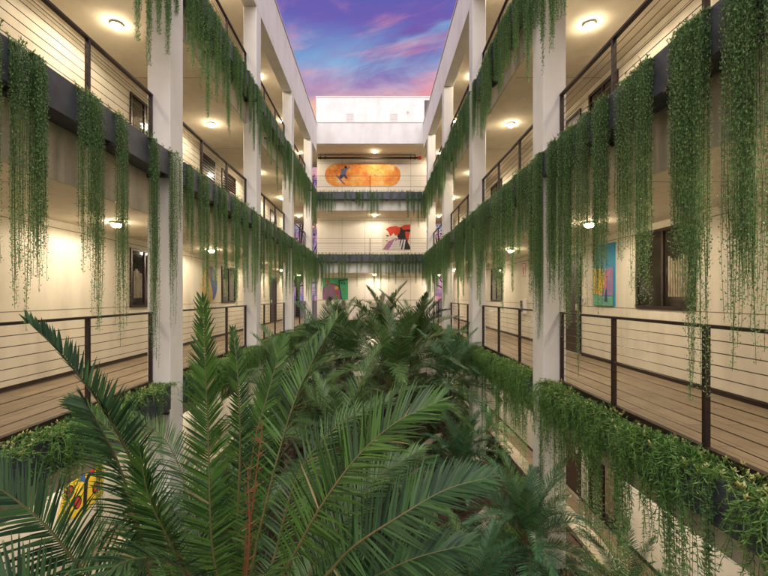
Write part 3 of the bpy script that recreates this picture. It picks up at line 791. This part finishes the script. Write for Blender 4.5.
# ------------------------------------------------------------------ murals and signs
def flat(name, m, parent, pts, mapf, dep):
    b = MB(); b.poly([mapf(u, v, dep) for u, v in pts]); return b.build(name, m, parent)
cm = lambda n_, c, c2=None, sc=6: mat('paint_' + n_, c, .65, noise=.8, scale=sc, col2=c2 or tuple(x * .75 for x in c))
BK = cm('black', (.015, .015, .018)); 
def back_map(x0, x1, z0, z1): return lambda u, v, dp: (x0 + (x1 - x0) * u, YW - .012 - dp * .004, z0 + (z1 - z0) * v)
def ell(cu, cv, ru, rv, n=28, a0=0, a1=360): return [(cu + ru * math.cos(R(a0 + (a1 - a0) * i / n)), cv + rv * math.sin(R(a0 + (a1 - a0) * i / n))) for i in range(n)]
# topmost: capsule mural
t = thing('mural', 'orange capsule-shaped mural with a small skateboarding figure on the end wing', 'mural')
mp_ = back_map(-2.87, 1.42, 10.78, 12.05); ru = .148
capm, nt, b_ = new_mat('orange_wash'); tc = nt.nodes.new('ShaderNodeTexCoord'); nz = nt.nodes.new('ShaderNodeTexNoise'); nz.inputs['Scale'].default_value = 1.6; nz.inputs['Detail'].default_value = 9; nz.inputs['Roughness'].default_value = .7
cr = nt.nodes.new('ShaderNodeValToRGB'); nt.links.new(tc.outputs['Object'], nz.inputs[0]); nt.links.new(nz.outputs['Fac'], cr.inputs[0]); nt.links.new(cr.outputs[0], b_.inputs[0])
el = cr.color_ramp.elements; el[0].position = .32; el[0].color = (.55, .12, .03, 1); el[1].position = .66; el[1].color = (.85, .68, .36, 1); e = el.new(.45); e.color = (.78, .27, .05, 1); e = el.new(.55); e.color = (.85, .42, .09, 1)
b_.inputs['Roughness'].default_value = .7
cap = [(ru + ru * math.cos(R(a)), .5 + .5 * math.sin(R(a))) for a in range(90, 271, 9)] + [(1 - ru + ru * math.cos(R(a)), .5 + .5 * math.sin(R(a))) for a in range(-90, 91, 9)]
flat('backdrop', capm, t, cap, mp_, 0)
fb = cm('blue', (.16, .18, .34)); 
flat('figure_jacket', fb, t, [(.20, .48), (.27, .50), (.285, .66), (.25, .80), (.21, .76), (.215, .62)], mp_, 1)
flat('figure_head', BK, t, ell(.275, .84, .018, .07), mp_, 1.5)
flat('figure_legs', cm('navy', (.05, .05, .16)), t, [(.20, .50), (.27, .52), (.30, .36), (.28, .32), (.25, .44), (.21, .30), (.18, .34)], mp_, 2)
flat('skateboard', cm('mauve', (.30, .14, .26)), t, [(.14, .48), (.16, .5), (.27, .10), (.25, .06)], mp_, 3)
flat('figure_arm', fb, t, [(.26, .76), (.33, .88), (.335, .84), (.28, .68)], mp_, 2.5)
for (u, v) in ((.70, .72), (.66, .50)): flat('paint_splash', cm('red', (.5, .05, .04)), t, ell(u, v, .008, .035, 10), mp_, 1)
# middle: profile in a red headscarf
t = thing('wall_painting', 'painting of a profile in a red headscarf with striped shawl on the end wing', 'painting')
mp_ = back_map(.38, 2.0, 7.15, 8.62)
flat('canvas', cm('cream', (.74, .68, .58)), t, [(0, 0), (1, 0), (1, 1), (0, 1)], mp_, 0)
flat('scarf', cm('scarlet', (.58, .055, .03)), t, [(.12, .80), (.26, .90), (.5, .93), (.62, .88), (.78, .97), (.985, .985), (.985, .72), (.9, .32), (.84, .34), (.78, .6), (.62, .62), (.46, .56), (.4, .66), (.28, .52), (.22, .70)], mp_, 1)
flat('hair', BK, t, [(.52, .55), (.62, .66), (.64, .90), (.74, .78), (.985, .80), (.985, .70), (.8, .72), (.82, .5), (.9, .3), (.985, .12), (.985, .02), (.6, .02), (.62, .3)], mp_, 2)
flat('shawl', cm('mauve_shawl', (.38, .17, .33)), t, [(.02, .02), (.22, .34), (.5, .46), (.62, .42), (.4, .3), (.22, .02)], mp_, 3)
for i in range(5):
    u = .24 + i * .115; flat('shawl_stripe', cm('pale', (.72, .70, .72)), t, [(u, .02), (u + .07, .02), (u + .24 - i * .03, .40), (u + .19 - i * .03, .40)], mp_, 4 + i * .2)
flat('eye', BK, t, ell(.19, .55, .05, .03, 12), mp_, 2); flat('mouth', cm('lip', (.4, .08, .06)), t, ell(.16, .36, .04, .02, 10), mp_, 2)
# lowest: purple dome and green panel
t = thing('wall_painting', 'green painting with a purple hooded shape and orange beak on the end wing', 'painting')
mp_ = back_map(-3.0, -1.56, 4.34, 5.56)
flat('canvas', cm('green', (.03, .33, .14), (.12, .5, .32), 2), t, [(0, 0), (1, 0), (1, 1), (0, 1)], mp_, 0)
flat('hood_outline', BK, t, [(0.0, .0)] + ell(.36, .36, .36, .40, 24, 180, 0) + [(.76, 0)], mp_, 1)
flat('hood', cm('purple', (.27, .13, .26)), t, [(0.01, .0)] + ell(.355, .36, .335, .37, 24, 180, 0) + [(.72, 0)], mp_, 2)
flat('crest', cm('crimson', (.5, .05, .03)), t, [(.10, .92), (.2, .9), (.34, .72), (.2, .7)], mp_, 3)
flat('beak', cm('amber', (.75, .38, .04)), t, ell(.54, .54, .08, .09, 14), mp_, 3)
flat('wattle', cm('brick', (.45, .09, .04)), t, ell(.57, .24, .05, .17, 14), mp_, 4)
flat('face_line', BK, t, [(.62, .95), (.66, .95), (.68, .5), (.64, .5)], mp_, 3); flat('face_line', BK, t, [(.66, .9), (.96, .96), (.96, .9), (.66, .85)], mp_, 3)
for q in ((.76, .76), (.86, .74)): flat('eye', BK, t, ell(q[0], q[1], .03, .04, 10), mp_, 3)
flat('mouth', cm('crimson', (.5, .05, .03)), t, ell(.82, .48, .06, .03, 10), mp_, 3)
# right-hand wall painting
XR = 4.58
def right_map(y0, y1, z0, z1): return lambda u, v, dp: (XR - .034 - dp * .002, y1 - (y1 - y0) * u, z0 + (z1 - z0) * v)   # u=0 is the far edge
t = thing('wall_painting', 'tall blue painting with a yellow shape between door and window on the right wall', 'painting')
MB().box(XR - .033, XR + .01, 7.82, 8.56, 4.34, 5.57).build('canvas', cm('sky', (.03, .30, .50), (.02, .20, .38)), t)
mp_ = right_map(7.83, 8.55, 4.35, 5.56)
flat('yellow_field', cm('yellow', (.80, .52, .03), (.65, .36, .02)), t, [(0, .20), (.45, .16), (.62, .45), (.5, .60), (0, .64)], mp_, 1)
flat('lilac_field', cm('lilac', (.34, .22, .46)), t, [(.5, .60), (.62, .45), (.52, .18), (.99, .16), (.99, .62)], mp_, 2)
flat('pink_figure', cm('pink', (.6, .22, .3)), t, [(.55, .5), (.66, .54), (.9, .58), (.8, .5), (.7, .4), (.66, .2), (.6, .2)], mp_, 3)
flat('green_ground', cm('mint', (.14, .42, .28)), t, [(0, 0), (.99, 0), (.99, .155), (.45, .15), (0, .19)], mp_, 4)
flat('navy_bottle', cm('navy2', (.03, .05, .14)), t, [(.58, .06), (.74, .06), (.7, .26), (.66, .3), (.64, .24)], mp_, 5)
# left round painting
t = thing('wall_painting', 'round painting in ochre, blue and red on the left eye-level wall', 'painting')
XL = -5.07; m = MB(); m.tube([(XL - .01, 12.5, 4.9), (XL + .035, 12.5, 4.9)], .56, 40); m.build('canvas', cm('ochre', (.62, .42, .14), (.4, .24, .08)), t)
lm = lambda u, v, dp: (XL + .037 + dp * .002, 12.5 + .55 * u, 4.9 + .55 * v)
flat('blue_field', cm('cobalt', (.05, .12, .35)), t, [(0, .98), (.3, .95), (.7, .68), (.95, .2), (.9, -.35), (.6, -.78), (.3, -.9), (.35, -.5), (.1, 0), (-.1, .4)], lm, 1)
flat('green_field', cm('olive', (.10, .16, .09)), t, [(.1, .9), (.55, .72), (.85, .3), (.5, .05), (.2, .3)], lm, 2)
flat('red_stroke', cm('redp', (.45, .06, .04)), t, [(-.3, .9), (-.05, .95), (0, .35), (-.2, .3)], lm, 3)
flat('white_lines', cm('bone', (.65, .6, .5)), t, [(-.8, -.1), (-.45, .1), (-.3, -.3), (-.36, -.35), (-.47, 0), (-.8, -.2)], lm, 3)
# ground-floor mural, left
t = thing('mural', 'yellow wall mural with red dots and thick black lines on the left ground floor', 'mural')
gm = lambda u, v, dp: (XL + .01 + dp * .003, 6.5 + 1.15 * u, .78 + .85 * v)
flat('yellow_field', cm('yolk', (.85, .62, .04)), t, [(0, .2), (.2, .9), (.6, 1.05), (1, .8), (.95, .1), (.5, -.05)], gm, 0)
for (u, v) in ((.25, .6), (.4, .3), (.7, .8), (.8, .35)): flat('dot_outline', BK, t, ell(u, v, .085, .13, 18), gm, 1); flat('red_dot', cm('dotred', (.6, .04, .04)), t, ell(u, v, .06, .10, 18), gm, 2)
flat('line', BK, t, [(.5, .0), (.58, .02), (.62, .6), (.9, .95), (.86, 1.0), (.54, .65)], gm, 1.5); flat('blue_shape', cm('dotblue', (.05, .15, .5)), t, [(.44, .7), (.52, .95), (.66, .98), (.56, .8), (.55, .62)], gm, 2.5)
# fire extinguisher sign, box
t = thing('fire_sign', 'small white sign with a red fire extinguisher on the right eye-level wall', 'sign')
MB().box(XR - .02, XR + .01, 12.45, 12.75, 5.13, 5.56).build('plate', cm('signwhite', (.8, .78, .74)), t)
sm = lambda u, v, dp: (XR - .0215 - dp * .002, 12.75 - .3 * u, 5.13 + .43 * v); RD = cm('signred', (.65, .03, .02))
flat('border', RD, t, [(.04, .03), (.96, .03), (.96, .97), (.04, .97)], sm, 0); flat('field', cm('signwhite2', (.8, .78, .74)), t, [(.12, .08), (.88, .08), (.88, .92), (.12, .92)], sm, 1)
flat('extinguisher', RD, t, [(.36, .14), (.64, .14), (.64, .62), (.56, .70), (.56, .82), (.44, .82), (.44, .70), (.36, .62)], sm, 2)
t = thing('wall_cabinet', 'small pale extinguisher cabinet low on the right eye-level wall', 'cabinet')
MB().box(XR - .12, XR + .01, 12.4, 12.68, 4.0, 4.45).build('case', M['metalwhite'], t, bevel=.008); MB().box(XR - .125, XR - .121, 12.44, 12.64, 4.06, 4.4).build('door_pane', M['glass'], t)
# exit sign on the left near the end wing
t = thing('exit_sign', 'small green EXIT sign hanging from the left eye-level ceiling', 'sign')
MB().box(-4.75, -4.35, 21.9, 21.94, 5.42, 5.62).build('case', mat('exit_green', (.05, .55, .3), .5, emit=1.2), t)
cu = bpy.data.curves.new('exit_text', 'FONT'); cu.body = 'EXIT'; cu.size = .17; cu.align_x = 'CENTER'; cu.align_y = 'CENTER'; cu.extrude = .001
to_ = bpy.data.objects.new('lettering_source', cu); COL.objects.link(to_); bpy.context.view_layer.update(); me_ = bpy.data.meshes.new_from_object(to_); bpy.data.objects.remove(to_); o = bpy.data.objects.new('lettering', me_); COL.objects.link(o); o.parent = t; o.location = (-4.55, 21.895, 5.52); o.rotation_euler = (R(90), 0, 0); me_.materials.append(mat('exit_white', (.8, 1, .9), .5, emit=1.5))
MB().box(-4.56, -4.54, 21.91, 21.93, 5.62, 5.74).build('hanger', M['dark'], t)

# trees seen through the open far ends
def tree(label, x, y, h, rad, seed):
    r = random.Random(seed); t = thing('tree', label, 'tree', 'trees beyond the open gallery ends', (x, y, 0))
    st = MB(); st.tube([(0, 0, 0), (.1, 0, h * .35), (0, .1, h * .6)], [.18, .13, .07], 8)
    cr_ = MB()
    for i in range(26):
        a = r.uniform(0, 6.28); e = Vector((math.cos(a) * rad * r.uniform(.2, 1), math.sin(a) * rad * r.uniform(.2, 1), h * r.uniform(.45, 1)))
        st.tube([(.05, 0, h * .4), e * .7 + Vector((0, 0, h * .1)), e], [.05, .03, .01], 5)
        for k in range(300):
            q = e + Vector((r.gauss(0, .5), r.gauss(0, .3), r.gauss(0, .35))); cr_.blade(q, Vector((r.uniform(-1, 1), r.uniform(-1, 1), r.uniform(-.6, .6))), Vector((0, 0, 1)), .17 * r.uniform(.6, 1.2), .07, 3, .1)
    st.build('trunk', M['trunk'], t); cr_.build('crown', M['palmdark'], t)
tree('leafy tree seen through the open far end of the left gallery', -5.6, 29, 13, 2.6, 1)
tree('leafy tree seen through the open far end of the right gallery', 5.2, 29.5, 12, 2.4, 2)

# ------------------------------------------------------------------ lamps
LG = 'ceiling lamps of the galleries'
def lamp(label, x, y, z, power, proto=[None]):
    if proto[0] is None:
        t = thing('ceiling_lamp', label, 'lamp', LG, (x, y, z))
        MB().tube([(0, 0, 0), (0, 0, -.03)], [.10, .09], 24).build('base', M['metalwhite'], t)
        MB().tube([(0, 0, -.031), (0, 0, -.06), (0, 0, -.082)], [.078, .074, .05], 10).build('diffuser', M['lamp'], t)
        l = bpy.data.lights.new('bulb', 'SPOT'); l.color = (1, .85, .66); l.shadow_soft_size = .06; l.energy = power; l.spot_size = R(178); l.spot_blend = .25
        o = bpy.data.objects.new('bulb', l); COL.objects.link(o); o.parent = t; o.location = (0, 0, -.09)
        proto[0] = t
    else:
        t = copy_tree(proto[0]); t.location = (x, y, z); t['label'] = label
        if power != LP:
            for ch in t.children:
                if ch.type == 'LIGHT':
                    if len(proto) < 2: l = ch.data.copy(); l.energy = power; proto.append(l)
                    ch.data = proto[1]
LP = 108
for sn, d in SIDE.items():
    for L_ in (2, 1, 3, 4):
        z = F[L_] - .703 if L_ < 4 else ROOF - .001
        nm = {1: 'ground-floor', 2: 'eye-level', 3: 'upper', 4: 'topmost'}[L_]
        for k, y in enumerate((2.6, 6.65, 10.5, 14.7, 18.4, 22.5) if L_ > 1 else (2.6, 6.65, 10.5, 14.7)):
            lamp('glowing ceiling lamp, %s from the near end, %s %s gallery' % (NTH[k], sn, nm), d['s'] * d['lamp'], y, z, LP if L_ > 1 else 125)
for L_ in (1, 2, 3, 4):
    lamp('glowing ceiling lamp above the %s end wing gallery' % {1: 'ground-floor', 2: 'eye-level', 3: 'upper', 4: 'topmost'}[L_], -.05, 22.3, F[L_] - .703 if L_ < 4 else ROOF, 190)

rl = random.Random(8)
for sn, d in SIDE.items():
    b = MB()
    for i in range(260):
        x = d['s'] * rl.uniform(d['rail'] + .05, d['wall'] - .1) if rl.random() < .4 else d['s'] * (d['rail'] + abs(rl.gauss(0, .12)) + .05)
        a = rl.uniform(0, 6.28); b.blade(Vector((x, rl.uniform(2, 21), F[1] + .004)), Vector((math.cos(a), math.sin(a), .08)), Vector((0, 0, 1)), rl.uniform(.03, .07), .012, 2, 0)
    tag(b.build('leaf_litter', M['dryleaf']), 'tiny dry leaves scattered on the %s eye-level deck' % sn, 'leaf litter', kind='stuff')

# ------------------------------------------------------------------ world
w = bpy.data.worlds.new('World'); scn.world = w; w.use_nodes = True
nt = w.node_tree; N, L = nt.nodes, nt.links; bg = N['Background']
tc = N.new('ShaderNodeTexCoord'); sp = N.new('ShaderNodeSeparateXYZ'); L.new(tc.outputs['Generated'], sp.inputs[0])
def math_(op, a, b=None, clamp=False):
    m = N.new('ShaderNodeMath'); m.operation = op; m.use_clamp = clamp
    for i, v in enumerate((a, b)):
        if v is None: continue
        if isinstance(v, (int, float)): m.inputs[i].default_value = v
        else: L.new(v, m.inputs[i])
    return m.outputs[0]
zc = math_('ADD', math_('MAXIMUM', sp.outputs[2], 0.0), .06)
u = math_('DIVIDE', sp.outputs[0], zc); v = math_('DIVIDE', sp.outputs[1], zc)
cb = N.new('ShaderNodeCombineXYZ'); L.new(u, cb.inputs[0]); L.new(v, cb.inputs[1])
def cloud(rot, sc, scale, lo, hi, seed, det=9, dist=.6):
    mp = N.new('ShaderNodeMapping'); mp.inputs['Rotation'].default_value = (0, 0, R(rot)); mp.inputs['Location'].default_value = (seed, seed * .7, 0)
    mp2 = N.new('ShaderNodeMapping'); mp2.inputs['Scale'].default_value = (*sc, 1)
    L.new(cb.outputs[0], mp.inputs[0]); L.new(mp.outputs[0], mp2.inputs[0])
    n_ = N.new('ShaderNodeTexNoise'); n_.inputs['Scale'].default_value = scale; n_.inputs['Detail'].default_value = det; n_.inputs['Distortion'].default_value = dist; n_.inputs['Roughness'].default_value = .58
    L.new(mp2.outputs[0], n_.inputs['Vector'])
    mr = N.new('ShaderNodeMapRange'); mr.interpolation_type = 'SMOOTHSTEP'; mr.inputs[1].default_value = lo; mr.inputs[2].default_value = hi
    L.new(n_.outputs['Fac'], mr.inputs[0]); return mr.outputs[0]
def mixc(f, a, b):
    m = N.new('ShaderNodeMix'); m.data_type = 'RGBA'; L.new(f, m.inputs[0]) if not isinstance(f, float) else setattr(m.inputs[0], 'default_value', f)
    for i, c in ((6, a), (7, b)):
        if isinstance(c, tuple): m.inputs[i].default_value = (*c, 1)
        else: L.new(c, m.inputs[i])
    return m.outputs[2]
rp = N.new('ShaderNodeValToRGB'); L.new(sp.outputs[2], rp.inputs[0]); e = rp.color_ramp.elements
e[0].position = 0; e[0].color = (.06, .05, .045, 1); e[1].position = 1; e[1].color = (.11, .12, .42, 1)
for p_, c in ((.03, (.85, .45, .32)), (.42, (.92, .50, .36)), (.452, (.66, .46, .58)), (.495, (.22, .50, .76)), (.56, (.12, .12, .46)), (.7, (.06, .055, .30))):
    q = e.new(p_); q.color = (*c, 1)
c1 = mixc(cloud(26, (1.0, 1.7), 1.5, .36, .66, 3.3, 5, .6), rp.outputs[0], (.17, .10, .40))
c1b = mixc(math_('MULTIPLY', cloud(24, (.9, 2.0), 1.6, .50, .74, 11.3, 4, .5), .8), c1, (.28, .70, .88))
c2a = mixc(math_('MULTIPLY', cloud(26, (.8, 1.8), 1.4, .42, .70, 21.9, 5, .5), .55), c1b, (.33, .13, .38))
c2 = mixc(math_('MULTIPLY', cloud(26, (.75, 2.1), 1.5, .50, .70, 17.9, 7, .5), .85), c2a, (.95, .36, .36))
sky = N.new('ShaderNodeTexSky'); sky.sky_type = 'NISHITA'; sky.sun_disc = False; sky.sun_elevation = R(48); sky.sun_rotation = R(180 + 12)
sk = N.new('ShaderNodeVectorMath'); sk.operation = 'SCALE'; L.new(sky.outputs[0], sk.inputs[0]); sk.inputs['Scale'].default_value = .006
ad = N.new('ShaderNodeVectorMath'); ad.operation = 'ADD'; L.new(c2, ad.inputs[0]); L.new(sk.outputs[0], ad.inputs[1])
# unseen sky behind the camera, brightened to light the court
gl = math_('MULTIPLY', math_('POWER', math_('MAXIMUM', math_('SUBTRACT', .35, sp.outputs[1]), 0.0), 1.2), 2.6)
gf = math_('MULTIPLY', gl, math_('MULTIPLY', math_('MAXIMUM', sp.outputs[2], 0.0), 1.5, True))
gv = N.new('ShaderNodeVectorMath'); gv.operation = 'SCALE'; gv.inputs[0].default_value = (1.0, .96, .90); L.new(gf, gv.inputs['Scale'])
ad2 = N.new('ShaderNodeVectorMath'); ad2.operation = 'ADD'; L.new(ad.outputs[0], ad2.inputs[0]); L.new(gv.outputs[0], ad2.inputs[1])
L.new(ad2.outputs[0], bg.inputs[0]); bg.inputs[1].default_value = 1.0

sl = bpy.data.lights.new('fill_sun', 'SUN'); sl.energy = .9; sl.angle = R(25); sl.color = (1, .95, .92)  # soft high lamp added at dusk to lift the court
so = bpy.data.objects.new('fill_sun', sl); COL.objects.link(so)
az, el_ = R(12), R(48)
to = Vector((math.sin(az) * math.cos(el_), -math.cos(az) * math.cos(el_), math.sin(el_)))
so.rotation_euler = to.to_track_quat('Z', 'Y').to_euler()

# ------------------------------------------------------------------ camera
cd = bpy.data.cameras.new('camera'); co = bpy.data.objects.new('camera', cd); COL.objects.link(co)
co.location = (0, 0, CAMZ); co.rotation_euler = (R(90), 0, 0)
cd.sensor_width = 36; cd.lens = 410 / 768 * 36; cd.shift_x = 8.5 / 768; cd.shift_y = 8 / 768; cd.clip_end = 1500; cd.clip_start = .05
scn.camera = co
scn.view_settings.view_transform = 'Standard'; scn.view_settings.look = 'None'; scn.view_settings.exposure = 0
scn.cycles.max_bounces = 4; scn.cycles.diffuse_bounces = 3; scn.cycles.glossy_bounces = 2; scn.cycles.transmission_bounces = 2
scn.cycles.use_denoising = True
